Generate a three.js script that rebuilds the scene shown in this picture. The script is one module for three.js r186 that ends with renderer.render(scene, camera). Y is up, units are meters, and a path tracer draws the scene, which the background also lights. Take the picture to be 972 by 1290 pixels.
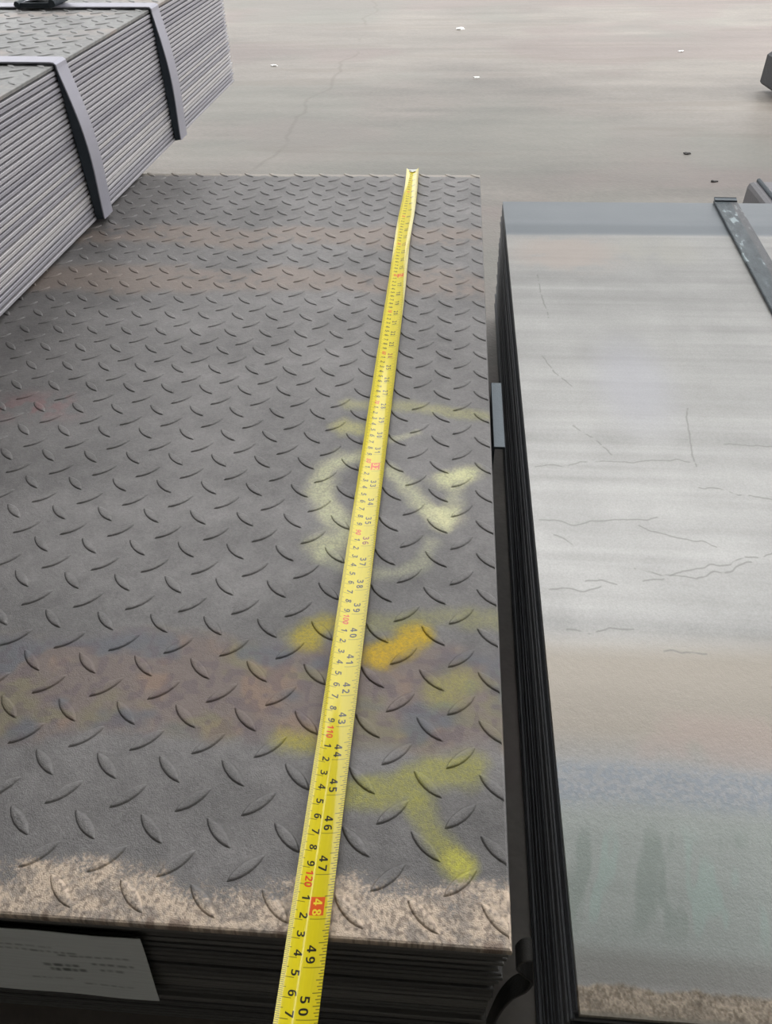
import * as THREE from 'three';
import { mergeGeometries } from 'three/addons/utils/BufferGeometryUtils.js';

// ------------------------------------------------------------------ camera, sky, exposure
const scene = new THREE.Scene();
const H = 0.262;                                       // height of the middle stack's top plate above the floor
const camera = new THREE.PerspectiveCamera(67.18, 972 / 1290, 0.02, 200);
camera.position.set(-0.05101, H + 0.48848, 0.15665);
camera.rotation.set(-0.748646, 0.093642, -0.028827, 'YXZ');

const SKY_GAIN = 1.0, SKY_COLOR = [0.99, 0.99, 1.0];  // plain overcast sky: brighter towards the zenith
{
  const W = 256, N = 128, data = new Float32Array(W * N * 4);
  for (let j = 0; j < N; j++) {
    const s = Math.sin(((j + 0.5) / N - 0.5) * Math.PI);
    const l = s > 0 ? (1 + 2 * s) / 3 : 0.12;
    for (let i = 0; i < W; i++) for (let c = 0; c < 4; c++) data[(j * W + i) * 4 + c] = c < 3 ? l * SKY_COLOR[c] : 1;
  }
  const sky = new THREE.DataTexture(data, W, N, THREE.RGBAFormat, THREE.FloatType);
  sky.mapping = THREE.EquirectangularReflectionMapping; sky.magFilter = THREE.LinearFilter; sky.needsUpdate = true;
  scene.background = sky; scene.environment = sky;
  scene.backgroundIntensity = SKY_GAIN; scene.environmentIntensity = SKY_GAIN;
}
const renderer = new THREE.WebGLRenderer({ antialias: true });
renderer.toneMapping = THREE.LinearToneMapping;
renderer.toneMappingExposure = 5.0;
renderer.shadowMap.enabled = true;

// ------------------------------------------------------------------ helpers
function rng(seed) { let s = seed >>> 0; return () => { s = (s + 0x6d2b79f5) | 0; let t = Math.imul(s ^ (s >>> 15), 1 | s); t = (t + Math.imul(t ^ (t >>> 7), 61 | t)) ^ t; return ((t ^ (t >>> 14)) >>> 0) / 4294967296; }; }
const LATT = new Float32Array(65536); { const r = rng(77); for (let i = 0; i < 65536; i++) LATT[i] = r(); }
function vn(x, y) {                                     // value noise 0..1
  const xi = Math.floor(x), yi = Math.floor(y), fx = x - xi, fy = y - yi, u = fx * fx * (3 - 2 * fx), v = fy * fy * (3 - 2 * fy);
  const a = (xi & 255) | ((yi & 255) << 8), b = ((xi + 1) & 255) | ((yi & 255) << 8), c = (xi & 255) | (((yi + 1) & 255) << 8), d = ((xi + 1) & 255) | (((yi + 1) & 255) << 8);
  return LATT[a] + (LATT[b] - LATT[a]) * u + (LATT[c] - LATT[a] + (LATT[a] - LATT[b] - LATT[c] + LATT[d]) * u) * v;
}
const fbm = (x, y, o = 4) => { let s = 0, a = 0.5, n = 0; for (let i = 0; i < o; i++) { s += a * vn(x + i * 17.3, y + i * 9.1); n += a; a *= 0.5; x *= 2.03; y *= 2.03; } return s / n; };
const clamp = (x, a = 0, b = 1) => Math.min(b, Math.max(a, x));
const sst = (a, b, x) => { const t = clamp((x - a) / (b - a)); return t * t * (3 - 2 * t); };
const mix = (a, b, t) => a + (b - a) * t;
const mix3 = (a, b, t) => { a[0] += (b[0] - a[0]) * t; a[1] += (b[1] - a[1]) * t; a[2] += (b[2] - a[2]) * t; };
function segDist(px, py, ax, ay, bx, by) { const dx = bx - ax, dy = by - ay, t = clamp(((px - ax) * dx + (py - ay) * dy) / (dx * dx + dy * dy || 1)); return Math.hypot(px - ax - dx * t, py - ay - dy * t); }
function polyDist(px, py, pts) { let d = 9; for (let i = 0; i + 1 < pts.length; i++) d = Math.min(d, segDist(px, py, pts[i][0], pts[i][1], pts[i + 1][0], pts[i + 1][1])); return d; }

// pixel texture: f(x, y) -> [r, g, b] as sRGB 0..255; covers x0..x1, y0..y1 metres; row 0 at y0
function pixelMap(w, h, x0, x1, y0, y1, f, wrap = THREE.ClampToEdgeWrapping) {
  const d = new Uint8Array(w * h * 4);
  for (let j = 0, o = 0; j < h; j++) { const y = y0 + (j + 0.5) / h * (y1 - y0); for (let i = 0; i < w; i++, o += 4) { const c = f(x0 + (i + 0.5) / w * (x1 - x0), y); d[o] = clamp(c[0], 0, 255); d[o + 1] = clamp(c[1], 0, 255); d[o + 2] = clamp(c[2], 0, 255); d[o + 3] = 255; } }
  const t = new THREE.DataTexture(d, w, h, THREE.RGBAFormat); t.colorSpace = THREE.SRGBColorSpace; finish(t, wrap); return t;
}
function grayMap(w, h, f, wrap = THREE.RepeatWrapping) {
  const d = new Uint8Array(w * h * 4);
  for (let j = 0, o = 0; j < h; j++) for (let i = 0; i < w; i++, o += 4) { const c = clamp(f(i, j)) * 255; d[o] = d[o + 1] = d[o + 2] = c; d[o + 3] = 255; }
  const t = new THREE.DataTexture(d, w, h, THREE.RGBAFormat); finish(t, wrap); return t;
}
function finish(t, wrap) { t.wrapS = t.wrapT = wrap; t.magFilter = THREE.LinearFilter; t.minFilter = THREE.LinearMipmapLinearFilter; t.generateMipmaps = true; t.needsUpdate = true; }

const names = {};
const numbered = (n) => { const k = names[n] = (names[n] ?? -1) + 1; return k ? n + '_' + String(k).padStart(3, '0') : n; };
function shade(o) { o.castShadow = o.receiveShadow = true; return o; }
function mesh(name, geo, mat, parent = scene) { const m = shade(new THREE.Mesh(geo, mat)); m.name = parent === scene ? numbered(name) : name; parent.add(m); return m; }
function tag(o, label, category, group) { o.userData.label = label; o.userData.category = category; if (group) o.userData.group = group; return o; }
function thing(name, label, category, pos = [0, 0, 0], turn = 0, group) { const g = new THREE.Group(); g.name = numbered(name); g.position.set(...pos); g.rotation.y = turn; scene.add(g); return tag(g, label, category, group); }
function structure(name, geo, mat) { const m = shade(new THREE.Mesh(geo, mat)); m.name = name; m.userData.kind = 'structure'; scene.add(m); return m; }
const box = (x0, x1, y0, y1, z0, z1) => new THREE.BoxGeometry(x1 - x0, y1 - y0, z1 - z0).translate((x0 + x1) / 2, (y0 + y1) / 2, (z0 + z1) / 2);
const ORD = ['top', 'second', 'third', 'fourth', 'fifth', 'sixth', 'seventh', 'eighth', 'ninth', 'tenth', 'eleventh', 'twelfth', 'thirteenth', 'fourteenth', 'fifteenth', 'sixteenth', 'seventeenth', 'eighteenth', 'nineteenth', 'twentieth'];
const ORD2 = ['', '', 'twenty', 'thirty', 'forty'];
const ordinal = (i) => (i < 20 ? ORD[i] : i === 29 ? 'thirtieth' : i === 39 ? 'fortieth' : i < 29 ? 'twenty-' + ['', 'first', ...ORD.slice(1, 9)][i - 19] : 'thirty-' + ['', 'first', ...ORD.slice(1, 9)][i - 29]);

// flat slab made of rectangular rings: profile = [[y, inset], ...] from the bottom up, uv in metres (x, z)
function slab(x0, x1, z0, z1, profile, uvOf) {
  const P = [], U = [], I = [];
  const put = (x, y, z) => { P.push(x, y, z); U.push(...(uvOf ? uvOf(x, z) : [x + y * 0.6, z + y])); return P.length / 3 - 1; };
  const cor = (s) => [[x0 + s, z0 + s], [x1 - s, z0 + s], [x1 - s, z1 - s], [x0 + s, z1 - s]];
  for (let k = 0; k + 1 < profile.length; k++) {
    const [ya, sa] = profile[k], [yb, sb] = profile[k + 1], A = cor(sa), B = cor(sb);
    for (let e = 0; e < 4; e++) {
      const f = (e + 1) % 4, a = put(A[e][0], ya, A[e][1]), b = put(A[f][0], ya, A[f][1]), c = put(B[f][0], yb, B[f][1]), d = put(B[e][0], yb, B[e][1]);
      I.push(a, c, b, a, d, c);
    }
  }
  for (const [end, flip] of [[profile[0], true], [profile[profile.length - 1], false]]) {
    const v = cor(end[1]).map(([x, z]) => put(x, end[0], z));
    if (flip) I.push(v[0], v[1], v[2], v[0], v[2], v[3]); else I.push(v[0], v[2], v[1], v[0], v[3], v[2]);
  }
  const g = new THREE.BufferGeometry();
  g.setAttribute('position', new THREE.Float32BufferAttribute(P, 3)); g.setAttribute('uv', new THREE.Float32BufferAttribute(U, 2)); g.setIndex(I);
  const n = g.toNonIndexed(); n.computeVertexNormals(); return n;
}
// raised lens-shaped lug, base at y = 0, long axis along x
const LUG_RINGS = [[1.06, -0.0003], [1, 0.0001], [0.84, 0.0009], [0.7, 0.0012], [0.35, 0.0013]];
function lug(cx, cz, ang, uvOf, xMax = 9, zMax = 9, N = 14) {
  const a = 0.0136, b = 0.0040, P = [], U = [], I = [], ca = Math.cos(ang), sa = Math.sin(ang);
  const put = (l, w, y) => { const x = Math.min(cx + l * ca + w * sa, xMax), z = Math.min(cz - l * sa + w * ca, zMax); P.push(x, y, z); U.push(...uvOf(x, z)); };
  for (const [s, y] of LUG_RINGS) for (let i = 0; i < N; i++) {
    const t = i / N * 2 * Math.PI, l = Math.cos(t), w = Math.sign(Math.sin(t)) * (1 - l * l) ** 0.8;
    const sl = 1 - (1 - s) * 0.55;
    put(l * a * sl, w * b * s, y);
  }
  put(0, 0, 0.00132);
  const R = LUG_RINGS.length;
  for (let k = 0; k + 1 < R; k++) for (let i = 0; i < N; i++) { const j = (i + 1) % N, p = k * N; I.push(p + i, p + j, p + N + j, p + i, p + N + j, p + N + i); }
  for (let i = 0; i < N; i++) I.push((R - 1) * N + i, (R - 1) * N + (i + 1) % N, R * N);
  for (let i = 0; i < I.length; i += 3) { const t = I[i + 1]; I[i + 1] = I[i + 2]; I[i + 2] = t; }
  const g = new THREE.BufferGeometry();
  g.setAttribute('position', new THREE.Float32BufferAttribute(P, 3)); g.setAttribute('uv', new THREE.Float32BufferAttribute(U, 2)); g.setIndex(I);
  g.computeVertexNormals(); return g;
}

// ------------------------------------------------------------------ textures and materials
const grain = grayMap(512, 512, (i, j) => 0.5 * fbm(i / 2, j / 2, 2) + 0.5 * fbm(i / 16, j / 16, 3));
const streakGrain = grayMap(512, 512, (i, j) => 0.4 * vn(i / 1.5, j / 1.5) + 0.6 * fbm(i / 60, j / 3, 3));
const rep = (t, u, v = u) => { const c = t.clone(); c.repeat.set(u, v); c.needsUpdate = true; return c; };

// spray paint on the top plate, in plate metres: [points, half width, colour, strength, softness]
const CHALK = [196, 196, 150], OLIVE = [150, 148, 66], YEL = [178, 158, 24], ORG = [196, 158, 0];
const PAINT = [
  [[[-0.1533, -0.5399], [-0.1225, -0.5382], [-0.0833, -0.537], [-0.0443, -0.5283], [-0.0044, -0.5229]], 0.009, [168, 166, 92], 0.42],
  [[[-0.1544, -0.4962], [-0.1382, -0.4941]], 0.011, [182, 178, 104], 0.6],
  [[[-0.1065, -0.4738], [-0.0768, -0.49]], 0.005, CHALK, 0.4],
  [[[-0.1311, -0.4478], [-0.1504, -0.4405], [-0.1626, -0.4225], [-0.165, -0.3938], [-0.1512, -0.3642], [-0.1327, -0.3512]], 0.0115, CHALK, 0.66],
  [[[-0.1008, -0.428], [-0.0813, -0.4015], [-0.0627, -0.3731], [-0.0439, -0.3527]], 0.0085, CHALK, 0.6],
  [[[-0.05, -0.362], [-0.0412, -0.3604]], 0.012, [206, 202, 156], 0.6],
  [[[-0.0312, -0.4265], [-0.0363, -0.3979], [-0.0412, -0.3644]], 0.008, CHALK, 0.42],
  [[[-0.0445, -0.4148], [-0.0254, -0.4269]], 0.0125, [206, 206, 150], 0.72],
  [[[-0.1497, -0.3236], [-0.1264, -0.3306]], 0.0155, [188, 188, 142], 0.66],
  [[[-0.1497, -0.3106], [-0.1356, -0.2969], [-0.1156, -0.2889], [-0.0816, -0.2916], [-0.0624, -0.3058], [-0.0583, -0.3284]], 0.008, [176, 178, 138], 0.42],
  [[[-0.1252, -0.2247], [-0.0785, -0.2387], [-0.0434, -0.2457], [-0.0038, -0.243]], 0.010, OLIVE, 0.34],
  [[[-0.1534, -0.216], [-0.1388, -0.2304]], 0.0125, YEL, 0.72],
  [[[-0.0919, -0.2049], [-0.0795, -0.2148], [-0.0633, -0.2253]], 0.0115, ORG, 0.82],
  [[[-0.045, -0.1729], [-0.0304, -0.185]], 0.013, OLIVE, 0.55],
  [[[-0.1532, -0.1255], [-0.1375, -0.1265]], 0.009, [160, 150, 48], 0.7],
  [[[-0.1041, -0.0895], [-0.0777, -0.0922], [-0.0506, -0.1071], [-0.0215, -0.113]], 0.0105, [158, 156, 58], 0.6],
  [[[-0.0584, -0.0829], [-0.0475, -0.064], [-0.0289, -0.0473]], 0.0085, [156, 154, 60], 0.55],
  [[[-0.0329, -0.0503], [-0.0279, -0.0463]], 0.0075, [196, 190, 66], 0.6],
];
for (const p of PAINT) { const xs = p[0].map((q) => q[0]), zs = p[0].map((q) => q[1]), m = p[1] * 2.4; p.box = [Math.min(...xs) - m, Math.max(...xs) + m, Math.min(...zs) - m, Math.max(...zs) + m]; }
const PX0 = -0.664, PX1 = 0, PZ0 = -1.237, PZ1 = 0;
const plateMap = pixelMap(1100, 2048, PX0, PX1, PZ0, PZ1, (x, z) => {
  const n1 = fbm(x * 14 + 3, z * 14, 4), n2 = fbm(x * 90, z * 90 + 7, 3), n3 = vn(x * 900, z * 900), n4 = fbm(x * 5 + 40, z * 22, 3);
  const v = 108 + (n1 - 0.5) * 26 + (n2 - 0.5) * 18 + (n3 - 0.5) * 14 + (n4 - 0.5) * 16;
  const c = [v * 1.0, v * 0.98, v * 0.965];
  // brown scale bands across the far end and a rusty stain on the left
  const far = Math.max(sst(0.03, 0, Math.abs(z + 0.975 + (n1 - 0.5) * 0.05) - 0.018), sst(0.03, 0, Math.abs(z + 0.83 + (n1 - 0.5) * 0.05) - 0.018));
  mix3(c, [132, 116, 104], far * 0.55 * sst(0.3, 0.6, n2 * 0.5 + n4 * 0.5 + 0.1));
  mix3(c, [128, 84, 84], 0.5 * sst(0.07, 0.0, Math.hypot((x + 0.5), (z + 0.515) * 1.7) + (n1 - 0.5) * 0.05) * sst(0.35, 0.6, n2));
  // heat-tint band: brown, orange and blue blotches
  const band = sst(0, 0.02, 0.055 - Math.abs(z + 0.168 + (n1 - 0.5) * 0.03));
  if (band > 0) {
    const h = fbm(x * 38 + 9, z * 38, 3), k = fbm(x * 30 + 60, z * 44 + 5, 3), g = fbm(x * 26 + 33, z * 34 + 71, 3);
    mix3(c, [112, 96, 88], band * 0.6);
    mix3(c, [138, 112, 92], band * sst(0.5, 0.7, h) * 0.5);
    mix3(c, [116, 112, 82], band * sst(0.5, 0.68, k) * 0.5);
    mix3(c, [88, 93, 100], band * sst(0.5, 0.68, g) * 0.7);
    mix3(c, [86, 76, 82], band * sst(0.6, 0.72, vn(x * 160, z * 160)) * 0.35);
  }
  // spray paint
  for (const p of PAINT) {
    if (x < p.box[0] || x > p.box[1] || z < p.box[2] || z > p.box[3]) continue;
    const d = polyDist(x, z, p[0]) / p[1] + (n2 - 0.5) * 0.7 + (fbm(x * 45, z * 45 + 30, 2) - 0.5) * 0.9;
    const cover = sst(1.75, 0.2, d) * (0.72 + 0.5 * (n3 - 0.35));
    mix3(c, p[2], clamp(cover * p[3] * 1.05));
  }
  // scoured, sandy rim along the near edge with an outline of its own
  const edge = -z - 0.024 + (fbm(x * 32, z * 60 + 11, 3) - 0.5) * 0.034 - 0.008 * sst(-0.25, 0, x) + (n3 - 0.5) * 0.012;
  const sand = sst(0.008, -0.006, edge);
  if (sand > 0) {
    const s = 0.5 * fbm(x * 420, z * 420, 3) + 0.5 * fbm(x * 70, z * 120, 3);
    mix3(c, [190 + (s - 0.5) * 70, 172 + (s - 0.5) * 64, 152 + (s - 0.5) * 56], sand * (0.55 + 0.4 * sst(0.3, 0.55, s)));
    mix3(c, [96, 86, 78], sand * sst(0.62, 0.75, vn(x * 640, z * 520)) * 0.45);
    mix3(c, [120, 104, 92], sst(-0.006, -0.003, z) * sst(0.6, 0.75, vn(x * 140, 3.3)) * 0.8);
  }
  // rusty dust along the far rim
  mix3(c, [176, 166, 150], sst(-1.222, -1.231, z + (n2 - 0.5) * 0.012) * 0.6);
  return c;
});
const plateUV = (x, z) => [(x - PX0) / (PX1 - PX0), (z - PZ0) / (PZ1 - PZ0)];
const std = (o) => new THREE.MeshPhysicalMaterial(o);
const plateMat = std({ map: plateMap, metalness: 0.35, roughness: 0.5, bumpMap: rep(grain, 6, 11), bumpScale: 0.0004 });
const lugMat = plateMat;
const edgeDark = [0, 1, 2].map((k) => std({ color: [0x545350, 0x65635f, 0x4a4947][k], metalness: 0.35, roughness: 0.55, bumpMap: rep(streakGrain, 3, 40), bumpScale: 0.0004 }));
const edgeLight = [0, 1, 2, 3].map((k) => std({ color: [0xb0aeb2, 0xb8b6b9, 0xa4a2a8, 0xc0bdbd][k], metalness: 0.25, roughness: 0.5, bumpMap: rep(streakGrain, 4, 4), bumpScale: 0.0003 }));
const leftTopMap = pixelMap(512, 512, 0, 1, 0, 1, (x, z) => { const n = fbm(x * 9, z * 9, 4), m = vn(x * 200, z * 200), k = fbm(x * 6 + 30, z * 22, 3); const v = 132 + (n - 0.5) * 50 + (m - 0.5) * 24; const c = [v, v, v * 0.985]; mix3(c, [168, 152, 142], sst(0.5, 0.7, k) * 0.5); return c; }, THREE.MirroredRepeatWrapping);
const leftTopMat = std({ map: leftTopMap, metalness: 0.3, roughness: 0.45 });

// plain hot-rolled top sheet of the right stack
const RX0 = 0.042, RX1 = 0.742, RZ0 = -1.225, RZ1 = 0.0185;
const SCRATCH = [[[0.0815, -0.9448], [0.091, -0.8133]], [[0.074, -0.7143], [0.0877, -0.6741], [0.1059, -0.6434]], [[0.1004, -0.563], [0.1158, -0.5431], [0.131, -0.5141]], [[0.049, -0.4896], [0.1234, -0.5015], [0.2166, -0.5086]], [[0.0492, -0.407], [0.0876, -0.4034], [0.1666, -0.4166]], [[0.1453, -0.4041], [0.1764, -0.3881], [0.2155, -0.3805]], [[0.2574, -0.541], [0.3086, -0.5364]], [[0.2158, -0.467], [0.2845, -0.4508]], [[0.0868, -0.3297], [0.1145, -0.3235]], [[0.0498, -0.3151], [0.0997, -0.3189]], [[0.1368, -0.3305], [0.2055, -0.3531], [0.263, -0.3746]], [[0.0596, -0.2686], [0.1205, -0.2721]], [[0.1365, -0.2504], [0.1503, -0.2545], [0.1752, -0.2494]], [[0.2312, -0.6044], [0.2207, -0.5365], [0.2176, -0.502]], [[0.13, -0.345], [0.185, -0.335], [0.24, -0.36]], [[0.06, -0.385], [0.085, -0.372]]];
const sheetMap = pixelMap(1150, 2048, RX0, RX1, RZ0, RZ1, (x, z) => {
  const w = (fbm(x * 3, z * 12 + 8, 3) - 0.5) * 0.02;               // rolling bands run across the sheet
  const lines = fbm(x * 2.2 + 5, z * 70, 4), n = fbm(x * 22, z * 22, 4), f = vn(x * 1000, z * 1000), g = fbm(x * 120, z * 120, 2), zz = z + w;
  const v = 140 + (lines - 0.5) * 26 + (n - 0.5) * 16 + (f - 0.5) * 12;
  const c = [v, v * 0.995, v * 0.975];
  const band = (a, b, s = 0.012) => sst(a - s, a + s, zz) * sst(b + s, b - s, zz);
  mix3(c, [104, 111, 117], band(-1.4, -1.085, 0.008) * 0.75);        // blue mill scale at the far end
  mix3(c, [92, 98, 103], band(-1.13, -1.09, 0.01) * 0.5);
  mix3(c, [152, 138, 128], sst(0.1, 0.03, Math.hypot((x - 0.13) * 0.8, z + 1.02)) * 0.55 * sst(0.35, 0.6, n));
  mix3(c, [148, 145, 132], sst(0.08, 0.03, Math.hypot((x - 0.27) * 0.8, z + 1.03)) * 0.3 * sst(0.3, 0.6, n));
  mix3(c, [145, 145, 152], sst(0.09, 0.02, Math.hypot((x - 0.18) * 1.3, (z + 0.66) * 0.6)) * 0.45);
  mix3(c, [136, 128, 116], band(-0.262, -0.155, 0.02) * 0.75);       // brown band
  mix3(c, [146, 130, 124], band(-0.19, -0.145, 0.012) * 0.4 * sst(0.4, 0.6, n));
  mix3(c, [122, 128, 134], band(-0.141, -0.108, 0.008) * (0.4 + 0.4 * sst(0.4, 0.6, vn(x * 420, z * 420))));   // speckled blue line
  mix3(c, [134, 142, 136], band(-0.11, -0.015, 0.012) * 0.6);        // greenish oil film with smears
  const sm = fbm(x * 60 + z * 14, z * 16 + 3, 3);
  mix3(c, [112, 121, 114], band(-0.092, -0.03, 0.012) * sst(0.55, 0.68, sm) * 0.5);
  mix3(c, [134, 152, 144], band(-0.092, -0.03, 0.012) * sst(0.42, 0.32, sm) * 0.45);
  mix3(c, [112, 112, 107], band(-0.02, 0.0, 0.006) * 0.65);
  const rim = sst(0.0005, 0.004, z + (fbm(x * 90, z * 90, 3) - 0.5) * 0.006);
  mix3(c, [134 + (g - 0.5) * 50 + (f - 0.5) * 50, 122 + (g - 0.5) * 46 + (f - 0.5) * 46, 106 + (g - 0.5) * 40 + (f - 0.5) * 40], rim * 0.85);
  mix3(c, [84, 74, 62], rim * sst(0.6, 0.75, vn(x * 700, z * 500)) * 0.4);
  mix3(c, [110, 106, 96], sst(0.0145, 0.0175, z) * 0.7);
  if (z < -0.23) for (const p of SCRATCH) {
    if (z < Math.min(p[0][1], p[p.length - 1][1]) - 0.06 || z > Math.max(p[0][1], p[p.length - 1][1]) + 0.06) continue;
    const d = polyDist(x + (n - 0.5) * 0.012, z + (fbm(x * 60, 4, 3) - 0.5) * 0.01, p);
    mix3(c, [98, 98, 94], sst(0.0013, 0.0004, d) * 0.52 * sst(0.3, 0.5, g + 0.1));
  }
  return c;
});
const sheetUV = (x, z) => [(x - RX0) / (RX1 - RX0), (z - RZ0) / (RZ1 - RZ0)];
const sheetMat = std({ map: sheetMap, metalness: 0.6, roughness: 0.36, bumpMap: rep(grain, 5, 9), bumpScale: 0.00012 });
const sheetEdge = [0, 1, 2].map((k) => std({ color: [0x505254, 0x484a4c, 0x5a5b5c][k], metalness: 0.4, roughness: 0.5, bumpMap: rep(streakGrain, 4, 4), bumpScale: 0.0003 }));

const floorMap = pixelMap(1536, 1536, -3.2, 3.2, -6.4, 0, (x, z) => {
  const big = fbm(x * 0.9 + 20, z * 1.5, 4), n = fbm(x * 4, z * 9 + 31, 4), s = fbm(x * 1.6 + 9, z * 16, 3), f = vn(x * 160, z * 160), p = fbm(x * 2 + 50, z * 3, 3), q = fbm(x * 1.3 + 80, z * 2.2 + 15, 3);
  const v = 116 + (big - 0.5) * 36 + (n - 0.5) * 26 + (s - 0.5) * 26 + (f - 0.5) * 10;
  const c = [v, v * 0.95, v * 0.885];
  mix3(c, [116, 101, 97], sst(0.5, 0.68, p) * 0.4);
  mix3(c, [105, 107, 98], sst(0.5, 0.68, q) * 0.4);
  mix3(c, [94, 86, 77], sst(0.62, 0.75, s) * 0.3);
  const crack = Math.min(polyDist(x + (fbm(z * 6, 3, 3) - 0.5) * 0.12, z, [[-0.64, -1.9], [-0.566, -2.17], [-0.5, -2.75], [-0.46, -3.6]]), polyDist(x + (fbm(z * 8, 9, 3) - 0.5) * 0.1, z, [[-0.46, -3.6], [-0.44, -4.6]]));
  mix3(c, [78, 70, 62], sst(0.009, 0.002, crack) * 0.25 * sst(0.35, 0.6, n + 0.1));
  return c;
}, THREE.MirroredRepeatWrapping);
const floorMat = std({ map: floorMap, roughness: 0.5, metalness: 0, bumpMap: rep(grain, 8), bumpScale: 0.001 });
const wallMat = std({ color: 0xa4a4a0, roughness: 0.8, bumpMap: rep(grain, 0.5), bumpScale: 0.004 });
const roofMat = std({ color: 0x77797a, roughness: 0.8, bumpMap: rep(grain, 0.5), bumpScale: 0.004 });
const postMat = std({ color: 0x5b6066, roughness: 0.55, metalness: 0.3, bumpMap: rep(grain, 2), bumpScale: 0.001 });
const woodMat = std({ color: 0x6b5238, roughness: 0.85, bumpMap: rep(streakGrain, 2), bumpScale: 0.002 });
const strapMat = std({ color: 0xa9a8b2, metalness: 0.4, roughness: 0.42, bumpMap: rep(streakGrain, 6), bumpScale: 0.0002 });
const fillerMat = std({ color: 0x3f4952, roughness: 0.7, bumpMap: rep(grain, 6), bumpScale: 0.0006 });
const darkSteel = std({ color: 0x3c444a, metalness: 0.5, roughness: 0.45, bumpMap: rep(grain, 6), bumpScale: 0.0006 });
const clipMat = std({ color: 0x50585d, metalness: 0.5, roughness: 0.4, bumpMap: rep(grain, 6), bumpScale: 0.0004 });

// ------------------------------------------------------------------ setting: the open shed
const ROOF_Z = -3.4, ROOF_Y = 5.4, BACK = 2.6, LEFT = -9, RIGHT = 3.2;
{
  const g = new THREE.PlaneGeometry(1, 1), fl = box(-40, 40, -0.3, 0, -60, 12), uv = fl.attributes.uv, p = fl.attributes.position;
  for (let i = 0; i < uv.count; i++) uv.setXY(i, (p.getX(i) + 3.2) / 6.4, (p.getZ(i) + 6.4) / 6.4);
  structure('floor', fl, floorMat); g.dispose();
}
// open slot added to the unseen roof, for a light streak on the tape
const SLOT = [-0.72, -0.22, -3.0, 0.3];
structure('ceiling', mergeGeometries([box(LEFT - 0.3, SLOT[0], ROOF_Y, ROOF_Y + 0.25, ROOF_Z, BACK + 0.3), box(SLOT[1], RIGHT, ROOF_Y, ROOF_Y + 0.25, ROOF_Z, BACK + 0.3), box(SLOT[0], SLOT[1], ROOF_Y, ROOF_Y + 0.25, ROOF_Z, SLOT[2]), box(SLOT[0], SLOT[1], ROOF_Y, ROOF_Y + 0.25, SLOT[3], BACK + 0.3)]), roofMat);
structure('wall_back', box(LEFT - 0.3, RIGHT, 0, ROOF_Y, BACK, BACK + 0.3), wallMat);
structure('wall_left', box(LEFT - 0.3, LEFT, 0, ROOF_Y, ROOF_Z, BACK), wallMat);
// unseen slab on posts, added to block low sky from the far sheet half
structure('added_sky_blocker', box(-34, 38, 8.2, 15, -28, -24), std({ color: 0x6f706e, roughness: 0.9, bumpMap: rep(grain, 0.5), bumpScale: 0.01 }));
for (let i = 0; i < 7; i++) structure('trim_' + (i + 3), box(-33 + i * 11.5, -32.5 + i * 11.5, 0, 8.2, -24.6, -24.1), postMat);  // posts carrying the added slab
structure('added_wall_right', box(2.6, 2.9, 0, ROOF_Y, -0.2, BACK), wallMat);  // unseen partial wall, added to keep light off the near-facing sides
for (const [i, x] of [LEFT + 0.4, RIGHT - 0.3].entries()) structure('trim_' + (i + 1), box(x - 0.12, x + 0.12, 0, ROOF_Y, ROOF_Z + 0.1, ROOF_Z + 0.34), postMat);

// ------------------------------------------------------------------ middle stack of checker plates
const PITCH = 0.0072, NM = 29;                            // sheet pitch incl. the height of the lugs below
const rM = rng(5);
const edgeProfile = (t, gap) => [[-gap, 0.006], [0, 0.006], [0, 0.0006], [0.0006, 0], [t - 0.0006, 0], [t, 0.0006]];
const top = thing('checker_plate', 'dark grey checker plate with sprayed yellow marks, lying directly under the tape measure', 'steel plate', [0, H, 0], 0, 'checker plates of the middle stack');
{
  const tpl = 0.0062;
  mesh('plate_body', slab(-2.44, 0, -1.237, 0, [[-tpl, 0.0008], [-tpl + 0.0008, 0], [-0.0019, 0], [-0.0005, 0.0006], [0, 0.0018]], plateUV), plateMat, top);
  const all = [];
  for (let r = 0; r < 30; r++) for (let k = -15; k < 8; k++) for (const d of [0, 1]) {
    const x = -0.27456 + (k + d * 0.5) * 0.04447, z = -0.01583 - (r - (d ? -0.5 : 0)) * 0.041864 + (d ? 0.041864 * 0 : 0);
    const zz = d ? -0.01583 - (r + 0.5) * 0.041864 : z;
    if (x < -0.68 || x > 0.006 || zz < -1.235) continue;
    all.push([x, zz, d]);
  }
  all.sort((a, b) => b[1] - a[1] + (b[0] < -0.33 - 0.0 ? 0 : 0));
  const seen = ([x, z]) => x > -0.29 + z * 0.45 && x > -0.66;
  const list = [...all.filter(seen), ...all.filter((a) => !seen(a))], rest = [];
  list.forEach(([x, z, d], i) => { const g = lug(x, z, d ? 0.72 : -0.76, plateUV, -0.0016, -0.0016, i < 300 ? 16 : 12); if (i < 300) mesh('raised_lug', g, lugMat, top); else rest.push(g); });
  const m = mesh('far_raised_lugs', mergeGeometries(rest), lugMat, top); m.userData.kind = 'stuff';
}
for (let i = 0; i < NM; i++) {
  const yTop = H - 0.0062 - i * PITCH, t = 0.0046, dx = i < 2 ? -0.001 : -0.002 - i * 0.00022 + (rM() - 0.5) * 0.003 + (i === 3 || i === 7 ? 0.002 : 0), dz = -0.0015 - rM() * 0.0035;
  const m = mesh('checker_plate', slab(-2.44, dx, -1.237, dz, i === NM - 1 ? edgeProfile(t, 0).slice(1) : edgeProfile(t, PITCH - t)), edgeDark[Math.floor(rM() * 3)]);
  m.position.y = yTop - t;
  tag(m, 'dark checker plate edge, ' + ordinal(i + 1) + ' from the top of the stack under the tape', 'steel plate', 'checker plates of the middle stack');
}
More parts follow.
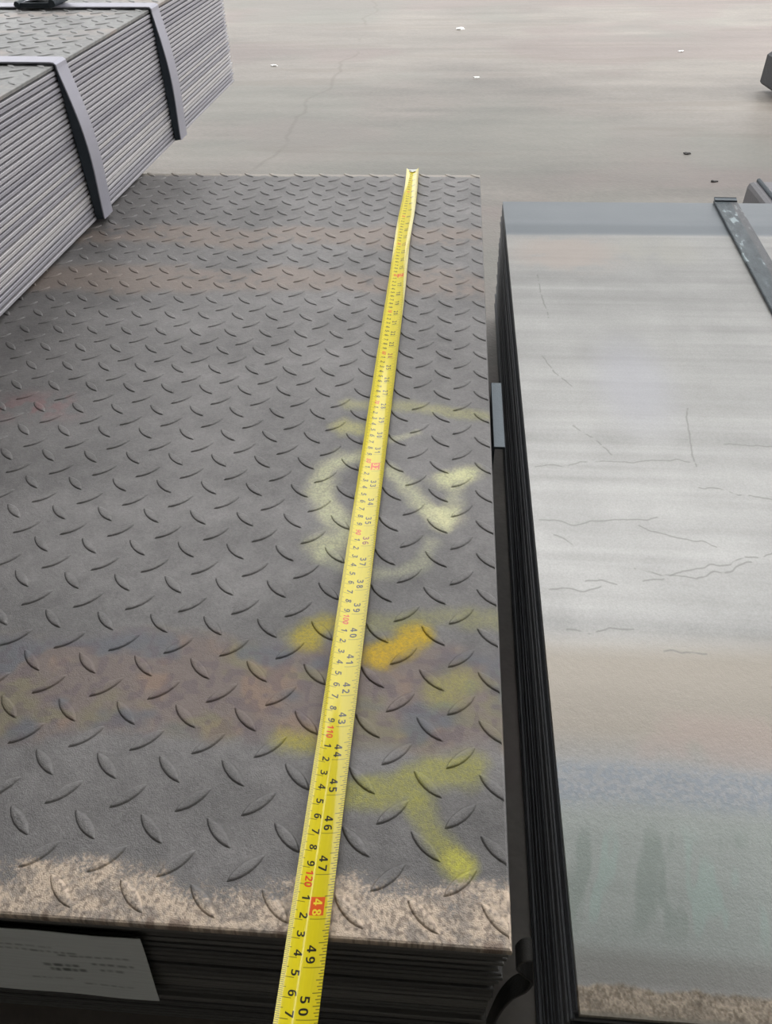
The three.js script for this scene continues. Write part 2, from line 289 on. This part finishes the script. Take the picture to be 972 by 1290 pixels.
const MID_BOTTOM = H - 0.0062 - (NM - 1) * PITCH - 0.0046;
for (const [z, w] of [[-1.0, 'far'], [-0.3, 'near']]) {
  const m = mesh('timber_bearer', box(-2.4, -0.05, 0, MID_BOTTOM, z - 0.04, z + 0.04), woodMat);
  tag(m, 'wooden bearer lying on the floor under the ' + w + ' half of the middle stack', 'timber');
}

// paper sheet on the front of the middle stack: lines of print too blurred to read
{
  const c = document.createElement('canvas'); c.width = 1024; c.height = 480; const q = c.getContext('2d'), r = rng(31);
  q.fillStyle = '#c9cdc9'; q.fillRect(0, 0, 1024, 480);
  for (let i = 0; i < 900; i++) { q.fillStyle = `rgba(${r() < 0.5 ? '120,124,122' : '226,228,224'},0.05)`; q.fillRect(r() * 1024, r() * 480, 30 + r() * 200, 2 + r() * 5); }
  q.filter = 'blur(3px)';
  const dash = (x, y, w, h, a) => { for (let k = x; k < x + w;) { const s = 8 + r() * 22; q.fillStyle = `rgba(60,64,62,${a * (0.5 + r() * 0.5)})`; q.fillRect(k, y + (r() - 0.5) * 3, s, h); k += s + 4 + r() * 6; } };
  dash(590, 110, 150, 10, 0.4); dash(560, 140, 260, 12, 0.55); dash(760, 160, 190, 12, 0.5); dash(150, 110, 260, 10, 0.35); dash(60, 180, 330, 10, 0.3);
  dash(300, 225, 200, 12, 0.5); dash(700, 235, 110, 20, 0.7); dash(715, 268, 100, 22, 0.75); dash(850, 215, 120, 14, 0.55); dash(868, 258, 70, 18, 0.45); dash(360, 270, 150, 12, 0.4); dash(640, 350, 130, 10, 0.4); dash(800, 380, 160, 10, 0.4); dash(100, 330, 300, 9, 0.3);
  const t = new THREE.CanvasTexture(c); t.colorSpace = THREE.SRGBColorSpace; finish(t, THREE.ClampToEdgeWrapping);
  // corners in the stack's front plane (x, height below the plate): slightly skewed, as stuck on
  const A = [-0.455, -0.017], B = [-0.2245, -0.0212], C = [-0.2385, -0.1415], D = [-0.47, -0.134], NX = 24, NY = 8, P = [], U = [], I = [];
  for (const back of [0, 1]) for (let j = 0; j <= NY; j++) for (let i = 0; i <= NX; i++) {
    const u = i / NX, v = j / NY, x = mix(mix(A[0], B[0], u), mix(D[0], C[0], u), v), y = mix(mix(A[1], B[1], u), mix(D[1], C[1], u), v);
    P.push(x, H + y, 0.0012 + 0.0006 * Math.sin(u * 9 + v * 3) ** 2 + 0.0025 * v * v - back * 0.0004); U.push(u, 1 - v);
  }
  const N1 = (NX + 1) * (NY + 1);
  for (let j = 0; j < NY; j++) for (let i = 0; i < NX; i++) { const a = j * (NX + 1) + i, b = a + NX + 1; I.push(a, b, a + 1, b, b + 1, a + 1, N1 + a, N1 + a + 1, N1 + b, N1 + b, N1 + a + 1, N1 + b + 1); }
  const g = new THREE.BufferGeometry(); g.setAttribute('position', new THREE.Float32BufferAttribute(P, 3)); g.setAttribute('uv', new THREE.Float32BufferAttribute(U, 2)); g.setIndex(I); g.computeVertexNormals();
  tag(mesh('paper_label', g, std({ map: t, roughness: 0.7 })), 'grey printed label sheet stuck on the near edge of the middle stack', 'label');
}

// ------------------------------------------------------------------ left bundle of checker plates, strapped
const LB = { pos: [-0.608, 0, -1.042], turn: -0.0545, y0: H + 0.0026, n: 32, z0: -0.786, z1: 1.654, w: 1.22 };
LB.pitch = 0.2195 / LB.n;
const rL = rng(12);
for (let i = LB.n - 1; i >= 0; i--) {                     // from the top down, so that the first is the top one
  const k = LB.n - 1 - i, t = LB.pitch * 0.66, s = (rL() - 0.5) * 0.002, e = (rL() - 0.5) * 0.006;
  const word = ordinal(k), label = k ? 'grey checker plate with bright edge, ' + word + ' from the top of the strapped bundle' : 'weathered grey checker plate directly under the straps, topmost of the strapped bundle';
  const g = thing('checker_plate', label, 'steel plate', [LB.pos[0], LB.y0 + i * LB.pitch + LB.pitch - t, LB.pos[2]], LB.turn, 'checker plates of the strapped left bundle');
  const body = slab(-LB.w, s, LB.z0 + e, LB.z1, i ? edgeProfile(t, LB.pitch - t) : edgeProfile(t, LB.pitch - t));
  if (k) { const m = body; g.removeFromParent(); const one = shade(new THREE.Mesh(m, edgeLight[Math.floor(rL() * 4)])); one.name = g.name; one.position.copy(g.position); one.rotation.copy(g.rotation); one.userData = g.userData; scene.add(one); continue; }
  mesh('plate_body', body, leftTopMat, g);
  const far = [], uvw = (x, z) => [x, z], lugs = [0.72, -0.76].map((a) => lug(0, 0, a, uvw, 9, 9, 10));
  const spots = [];
  for (let r = 0; r < 58; r++) for (let c = 0; c < 27; c++) for (const d of [0, 1]) { const x = -0.016 - (c + d * 0.5) * 0.04447, z = LB.z0 + 0.02 + (r + d * 0.5) * 0.041864; if (x > -LB.w + 0.01 && z < LB.z1 - 0.02) spots.push([x, z, d]); }
  spots.sort((a, b) => Math.hypot(a[0], a[1] - 0.12) - Math.hypot(b[0], b[1] - 0.12));
  spots.forEach(([x, z, d], j) => { if (j < 300) { const m = mesh('raised_lug', lugs[d ? 0 : 1], leftTopMat, g); m.position.set(x, t, z); } else far.push(lugs[d ? 0 : 1].clone().translate(x, t, z)); });
  mesh('far_raised_lugs', mergeGeometries(far), leftTopMat, g).userData.kind = 'stuff';
}
const LTOP = LB.y0 + LB.n * LB.pitch;
function ribbon(path, z0, z1, thick) {                    // path of [x, y] in the cross plane, band between z0 and z1
  const s = new THREE.Shape(), n = path.length, nor = path.map((p, i) => { const a = path[Math.max(0, i - 1)], b = path[Math.min(n - 1, i + 1)], l = Math.hypot(b[0] - a[0], b[1] - a[1]) || 1; return [-(b[1] - a[1]) / l, (b[0] - a[0]) / l]; });
  const out = path.map((p, i) => [p[0] + nor[i][0] * thick(i / (n - 1)), p[1] + nor[i][1] * thick(i / (n - 1))]);
  [...path, ...out.reverse()].forEach(([x, y], i) => (i ? s.lineTo(x, y) : s.moveTo(x, y)));
  return new THREE.ExtrudeGeometry(s, { depth: z1 - z0, bevelEnabled: true, bevelThickness: 0.0006, bevelSize: 0.0005, bevelSegments: 1 }).translate(0, 0, z0);
}
const h0 = LTOP - LB.y0;
function leftStrap(z0, z1, label, deep) {
  const g = thing('steel_strap', label, 'strap', [LB.pos[0], LB.y0, LB.pos[2]], LB.turn, 'straps around the left bundle');
  // upright bar: sits tight at the top corner and stands off the stack further down
  const side = new THREE.Shape(), N = 20, bow = []; side.moveTo(0.0012, h0 + 0.001);
  for (let i = 0; i <= N; i++) { const t = i / N; const p = [0.0028 + deep * (0.85 * t + 0.85 * Math.sin(Math.PI * t) ** 1.2 * (1 - 0.3 * t)), h0 + 0.001 - t * (h0 - 0.004)]; side.lineTo(...p); bow.push(p); }
  side.lineTo(0.0012, 0.003);
  mesh('strap_filler', new THREE.ExtrudeGeometry(side, { depth: z1 - z0 - 0.0016, bevelEnabled: false }).translate(0, 0, z0 + 0.0008), fillerMat, g).userData.label = 'dark filler under the strap';  // dark wedge filling the space between bowed band and stack
  mesh('side_band', ribbon(bow, z0, z1, () => 0.0012), strapMat, g);
  mesh('top_band', ribbon([[0.0035, h0 - 0.003], [0.0033, h0 + 0.0005], [0.001, h0 + 0.0024], [-0.004, h0 + 0.0028], [-0.4, h0 + 0.0026], [-LB.w, h0 + 0.0026]].reverse(), z0, z1, () => 0.0014), strapMat, g);
  return g;
}
leftStrap(-0.006, 0.0255, 'grey steel strap around the left bundle, the nearer of the two upright straps', 0.0135);
{
  const g = leftStrap(-0.3905, -0.3555, 'grey steel strap with a curled buckle around the far end of the left bundle', 0.0115);
  mesh('buckle', mergeGeometries([box(-0.235, -0.175, h0 + 0.004, h0 + 0.011, -0.397, -0.349).toNonIndexed(), new THREE.CylinderGeometry(0.006, 0.006, 0.056, 14).rotateX(Math.PI / 2).translate(-0.172, h0 + 0.011, -0.373).toNonIndexed(), new THREE.CylinderGeometry(0.005, 0.005, 0.056, 14).rotateX(Math.PI / 2).translate(-0.238, h0 + 0.009, -0.373).toNonIndexed()]), darkSteel, g);
  mesh('loose_end', ribbon([[-0.25, h0 + 0.006], [-0.215, h0 + 0.013], [-0.17, h0 + 0.018], [-0.145, h0 + 0.03], [-0.15, h0 + 0.038]], -0.389, -0.357, () => 0.0013), strapMat, g);
}

// ------------------------------------------------------------------ right stack of plain sheets
const NR = 40, RP = 0.005, RTOP = H - 0.041, rR = rng(21);
for (let i = 0; i < NR; i++) {
  const dx = i ? -0.0006 + (rR() - 0.45) * 0.004 + (i > 8 ? 0.001 : 0) : 0, dz = i ? -0.001 - rR() * 0.006 : 0, t = RP * 0.74;
  const prof = edgeProfile(t, i === NR - 1 ? 0 : RP - t);
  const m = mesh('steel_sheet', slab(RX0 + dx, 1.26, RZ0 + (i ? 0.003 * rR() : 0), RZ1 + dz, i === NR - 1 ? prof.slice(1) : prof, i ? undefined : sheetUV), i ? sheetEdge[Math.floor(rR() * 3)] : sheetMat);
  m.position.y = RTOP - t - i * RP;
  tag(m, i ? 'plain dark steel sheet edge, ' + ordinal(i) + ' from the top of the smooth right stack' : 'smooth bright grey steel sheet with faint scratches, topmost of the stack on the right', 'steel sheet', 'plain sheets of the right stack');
}
{
  const b = RTOP - (NR - 1) * RP - RP * 0.74;
  for (const [z, w] of [[-0.95, 'far'], [-0.25, 'near']]) tag(mesh('timber_bearer', box(0.09, 1.24, 0, b, z - 0.04, z + 0.04), woodMat), 'wooden bearer lying on the floor under the ' + w + ' half of the right stack', 'timber');
}
{ // dark flat strip lying lengthways on the right stack, turned up at its far end
  const g = thing('steel_strip', 'dark slate-grey steel strip with chipped paint lying along the top of the right stack', 'strip', [0.404, RTOP, -1.2255], -0.031);
  const chips = pixelMap(128, 1024, 0, 0.04, 0, 1.24, (x, z) => { const n = fbm(x * 160, z * 60, 3), k = fbm(x * 60, z * 20 + 9, 3), s = vn(x * 900, z * 900); const c = [70 + (n - 0.5) * 40 + (s - 0.5) * 14, 78 + (n - 0.5) * 40 + (s - 0.5) * 14, 82 + (n - 0.5) * 40 + (s - 0.5) * 14]; mix3(c, [150, 164, 166], sst(0.66, 0.74, n * 0.6 + k * 0.4) * 0.8); mix3(c, [94, 88, 88], sst(0.024, 0.027, x) * 0.5); return c; });
  mesh('strip_body', slab(0, 0.0385, 0, 1.24, [[0.0003, 0.0006], [0.001, 0], [0.0042, 0], [0.005, 0.0008]], (x, z) => [x / 0.04, z / 1.24]), std({ map: chips, metalness: 0.45, roughness: 0.45, bumpMap: rep(grain, 1, 20), bumpScale: 0.0006 }), g);
  const p = [[0.006, 0.0052], [0.001, 0.0054], [-0.0022, 0.0060], [-0.0036, 0.0072]];
  mesh('turned_end', ribbon(p.map(([z, y]) => [-z, y]), 0, 0.036, () => 0.0014).rotateY(Math.PI / 2).translate(0.001, 0, 0), clipMat, g);
}
{ // scrap of steel sticking up in the gap and a bent strap end further down
  const s = slab(0, 0.0125, -0.125, 0, [[0, 0.0004], [0.0005, 0], [0.0022, 0], [0.003, 0.0006]]);
  const m = tag(mesh('steel_clip', mergeGeometries([s, box(-0.0, 0.0025, -0.226, 0.001, -0.11, -0.015).toNonIndexed()]), clipMat), 'narrow pale steel clip standing in the gap between the middle and right stacks', 'steel clip');
  m.position.set(0.0055, H - 0.033, -0.508);
}
{
  const path = [[-0.0, -0.225], [0.004, -0.15], [0.010, -0.11], [0.018, -0.09], [0.020, -0.07], [0.013, -0.056], [0.008, -0.044], [0.010, -0.03], [0.015, -0.026]];
  const c = new THREE.SplineCurve(path.map((p) => new THREE.Vector2(...p))).getPoints(50).map((p) => [p.x, p.y]);
  const m = tag(mesh('strap_scrap', ribbon(c, 0, 0.013, () => 0.0012), std({ color: 0x4a4946, metalness: 0.4, roughness: 0.4, bumpMap: rep(grain, 8), bumpScale: 0.0004 })), 'crumpled dark strap end in the gap beside the near corner of the middle stack', 'strap');
  m.position.set(0.0035, H - 0.034, -0.028);
}

// ------------------------------------------------------------------ tape measure blade
{
  const LEN = 1.44, ROWS = 4, SEG = LEN / ROWS, TW = 0.0242, c = document.createElement('canvas'); c.width = 2048; c.height = 640;
  const q = c.getContext('2d'), S = 2048 / SEG * 1.0, K = 1.016, RH = 160, PXW = RH * 0.86 / TW, r = rng(3);
  q.fillStyle = '#dcca00'; q.fillRect(0, 0, 2048, 640);
  const put = (row, draw) => { q.save(); q.beginPath(); q.rect(0, row * RH, 2048, RH); q.clip(); q.translate(-row * SEG * S, row * RH + RH * 0.07); draw(); q.restore(); };
  const HH = RH * 0.86;                                    // canvas x runs along the tape, canvas top = right-hand edge (inches)
  for (let row = 0; row < ROWS; row++) put(row, () => {
    const t0 = row * SEG - 0.03, t1 = (row + 1) * SEG + 0.03;
    for (let i = 0; i < 500; i++) { q.fillStyle = r() < 0.5 ? 'rgba(190,165,0,0.06)' : 'rgba(250,235,60,0.06)'; q.fillRect((t0 + r() * (t1 - t0)) * S, r() * HH, 20 + r() * 120, 1 + r() * 6); }
    q.fillStyle = '#1c1a10'; q.strokeStyle = '#1c1a10';
    for (let k = Math.max(0, Math.floor(t0 / K / 0.0015875)); k * 0.0015875 * K < t1; k++) { const L = k % 16 === 0 ? 0.52 : k % 8 === 0 ? 0.22 : k % 4 === 0 ? 0.17 : k % 2 === 0 ? 0.13 : 0.09; q.globalAlpha = k % 16 === 0 ? 0.55 : 0.8; q.fillRect(k * 0.0015875 * K * S - 1, 0, 2, HH * L); }
    for (let k = Math.max(0, Math.floor(t0 * 1000 / K)); k < t1 * 1000 / K; k++) { const L = k % 10 === 0 ? 0.3 : k % 5 === 0 ? 0.15 : 0.1; q.globalAlpha = 0.75; q.fillRect(k * 0.001 * K * S - 0.8, HH * (1 - L), 1.6, HH * L); }
    q.globalAlpha = 1;
    q.textBaseline = 'middle';
    for (let n = 1; n <= 56; n++) { const x = n * 0.0254 * K * S; if (x / S < t0 - 0.03 || x / S > t1 + 0.03) continue; const red = n % 16 === 0;
      if (red) { q.fillStyle = '#e05a10'; q.fillRect(x - 0.0125 * S, HH * 0.2, 0.0105 * S, HH * 0.36); }
      q.fillStyle = red ? '#f2dc30' : n % 12 === 0 ? '#7a1c14' : '#15130c'; q.font = 'bold 42px sans-serif'; q.textAlign = 'center'; [...String(n)].reverse().forEach((ch, k) => q.fillText(ch, x - 22 - k * 33, HH * 0.38)); }
    for (let n = 1; n <= 143; n++) { const x = n * 0.01 * K * S; if (x / S < t0 - 0.02 || x / S > t1 + 0.02) continue; const dec = n % 10 === 0; q.fillStyle = dec ? '#d8401a' : '#15130c'; q.font = `bold ${dec ? 36 : 38}px sans-serif`; q.textAlign = dec ? 'right' : 'center'; q.fillText(String(dec ? n : n % 10), dec ? x + 10 : x - 14, HH * 0.69); }
  });
  const t = new THREE.CanvasTexture(c); t.colorSpace = THREE.SRGBColorSpace; finish(t, THREE.ClampToEdgeWrapping); t.anisotropy = 8;
  const tape = thing('tape_measure', 'yellow steel tape measure blade laid out along the middle stack with inch and centimetre marks', 'tape measure', [-0.1182, H, -1.2475]);
  const NC = 10, NL = 40, P = [], U = [], I = [];
  for (let row = 0; row < ROWS; row++) for (let j = 0; j <= NL; j++) for (let i = 0; i <= NC; i++) {
    const s = row * SEG + j / NL * SEG, u = i / NC * 2 - 1;                            // u = -1 left edge, +1 right edge
    const far = sst(0.55, 0.1, s), tilt = 0.07 * Math.sin(s * 5.2 + 0.6) + far * 0.1 * Math.sin(s * 17), curl = 0.0034 + far * 0.0016 * (0.6 + 0.6 * Math.sin(s * 19 + 1));
    const half = TW / 2 * (1 - far * 0.12 * (0.5 + 0.5 * Math.sin(s * 19 + 1)));
    const wob = far * 0.0016 * Math.sin(s * 15) , x = wob + half * u * Math.cos(tilt);
    const y = 0.0027 + curl * u * u + half * Math.abs(tilt) * 0.5 + half * u * Math.sin(tilt) + Math.max(0, s - 1.26) * 0.03;
    P.push(x, y, s); U.push((j / NL * SEG * S) / 2048, 1 - (row * RH + RH * 0.07 + HH * (1 - (u + 1) / 2)) / 640);
  }
  for (let row = 0; row < ROWS; row++) for (let j = 0; j < NL; j++) for (let i = 0; i < NC; i++) { const a = row * (NL + 1) * (NC + 1) + j * (NC + 1) + i, b = a + NC + 1; I.push(a, b, a + 1, b, b + 1, a + 1); }
  const g = new THREE.BufferGeometry(); g.setAttribute('position', new THREE.Float32BufferAttribute(P, 3)); g.setAttribute('uv', new THREE.Float32BufferAttribute(U, 2)); g.setIndex(I); g.computeVertexNormals();
  { // same normals where the rows meet
    const N = g.attributes.normal, W = NC + 1; for (let row = 0; row + 1 < ROWS; row++) for (let i = 0; i < W; i++) { const a = (row * (NL + 1) + NL) * W + i, b = (row + 1) * (NL + 1) * W + i, v = new THREE.Vector3(N.getX(a) + N.getX(b), N.getY(a) + N.getY(b), N.getZ(a) + N.getZ(b)).normalize(); N.setXYZ(a, v.x, v.y, v.z); N.setXYZ(b, v.x, v.y, v.z); }
  }
  // a thin underside gives the blade its thickness
  const under = g.clone(); under.translate(0, -0.0003, 0); { const ix = under.index.array; for (let k = 0; k < ix.length; k += 3) { const a = ix[k]; ix[k] = ix[k + 1]; ix[k + 1] = a; } under.computeVertexNormals(); }
  mesh('blade', mergeGeometries([g, under]), std({ map: t, roughness: 0.35, specularIntensity: 0.5, clearcoat: 0.8, clearcoatRoughness: 0.08, side: THREE.DoubleSide }), tape);
  mesh('end_hook', mergeGeometries([box(-0.010, 0.010, 0.0036, 0.0044, -0.001, 0.010).toNonIndexed(), box(-0.010, 0.010, -0.009, 0.0044, -0.0022, -0.001).toNonIndexed(), new THREE.CylinderGeometry(0.0022, 0.0022, 0.0012, 12).translate(-0.004, 0.0047, 0.004).toNonIndexed(), new THREE.CylinderGeometry(0.0022, 0.0022, 0.0012, 12).translate(0.004, 0.0047, 0.007).toNonIndexed()]), std({ color: 0xcfcfca, metalness: 0.7, roughness: 0.3 }), tape);
}

// ------------------------------------------------------------------ things beyond the stacks
{
  const g = thing('steel_bundle', 'low dark grey bundle standing on the floor behind the strip on the right stack', 'bundle', [0.553, 0, -1.497], 0.02);
  mesh('bundle_body', slab(0, 1.0, 0, 0.24, [[0, 0], [0.150, 0], [0.158, 0.002], [0.162, 0.007]]), std({ color: 0x6c6b6e, metalness: 0.2, roughness: 0.5, bumpMap: rep(grain, 4), bumpScale: 0.001 }), g);
  mesh('edge_line', new THREE.TubeGeometry(new THREE.CatmullRomCurve3([[0.018, 0.1635, 0.002], [0.018, 0.1635, 0.12], [0.018, 0.1635, 0.238]].map((p) => new THREE.Vector3(...p))), 6, 0.0045, 6), darkSteel, g);  // thin dark tube along the top, close to the left edge
}
{
  const g = thing('steel_bundle', 'dark bundle cut off by the right border of the picture, alone on the floor', 'bundle', [0.985, 0, -2.63], 0.12);
  mesh('bundle_body', slab(0, 0.9, -0.16, 0, [[0.02, 0.004], [0.026, 0], [0.105, 0], [0.115, 0.008]]), std({ color: 0x3c3d40, metalness: 0.3, roughness: 0.5, bumpMap: rep(grain, 4), bumpScale: 0.001 }), g);
  for (const x of [0.12, 0.7]) mesh('foot', box(x, x + 0.08, 0, 0.021, -0.15, -0.01), woodMat, g);
}
{
  const flake = (n, seed) => { const r = rng(seed), P = [], I = []; for (const y of [0, 1]) for (let i = 0; i < n; i++) { const a = i / n * 6.283, d = 0.6 + r() * 0.5; P.push(Math.cos(a) * d, y * 0.12 + (y ? r() * 0.25 : 0), Math.sin(a) * d * 0.6); } P.push(0, 0, 0, 0, 0.3, 0);
    for (let i = 0; i < n; i++) { const j = (i + 1) % n; I.push(i, n + i, j, j, n + i, n + j, 2 * n, i, j, 2 * n + 1, n + j, n + i); }
    const g = new THREE.BufferGeometry(); g.setAttribute('position', new THREE.Float32BufferAttribute(P, 3)); g.setIndex(I); const k = g.toNonIndexed(); k.computeVertexNormals(); return k; };
  const white = std({ color: 0xf2f2ee, roughness: 0.7 }), dark = std({ color: 0x2a2724, roughness: 0.7 });
  for (const [x, z, s, m, label] of [
    [-0.034, -3.734, 0.027, white, 'largest white paper scrap on the floor, beyond the end of the tape'], [-0.741, -3.132, 0.017, white, 'small white paper scrap on the floor near the far corner of the left bundle'],
    [0.029, -2.952, 0.016, white, 'small white paper scrap on the floor, nearer than the largest one beyond the tape'], [0.819, -3.318, 0.014, white, 'small pale scrap on the open floor far beyond the right stack'],
    [0.604, -2.154, 0.015, dark, 'dark chip on the floor beyond the right stack, the farther of two'], [0.629, -1.944, 0.012, dark, 'dark chip on the floor just behind the low bundle, the nearer of two']]) {
    const o = mesh(m === white ? 'paper_scrap' : 'dark_chip', flake(9, Math.round(s * 1e4)), m); o.scale.setScalar(s * 0.8); o.position.set(x, 0, z); tag(o, label, m === white ? 'scrap' : 'chip');
  }
}

renderer.render(scene, camera);
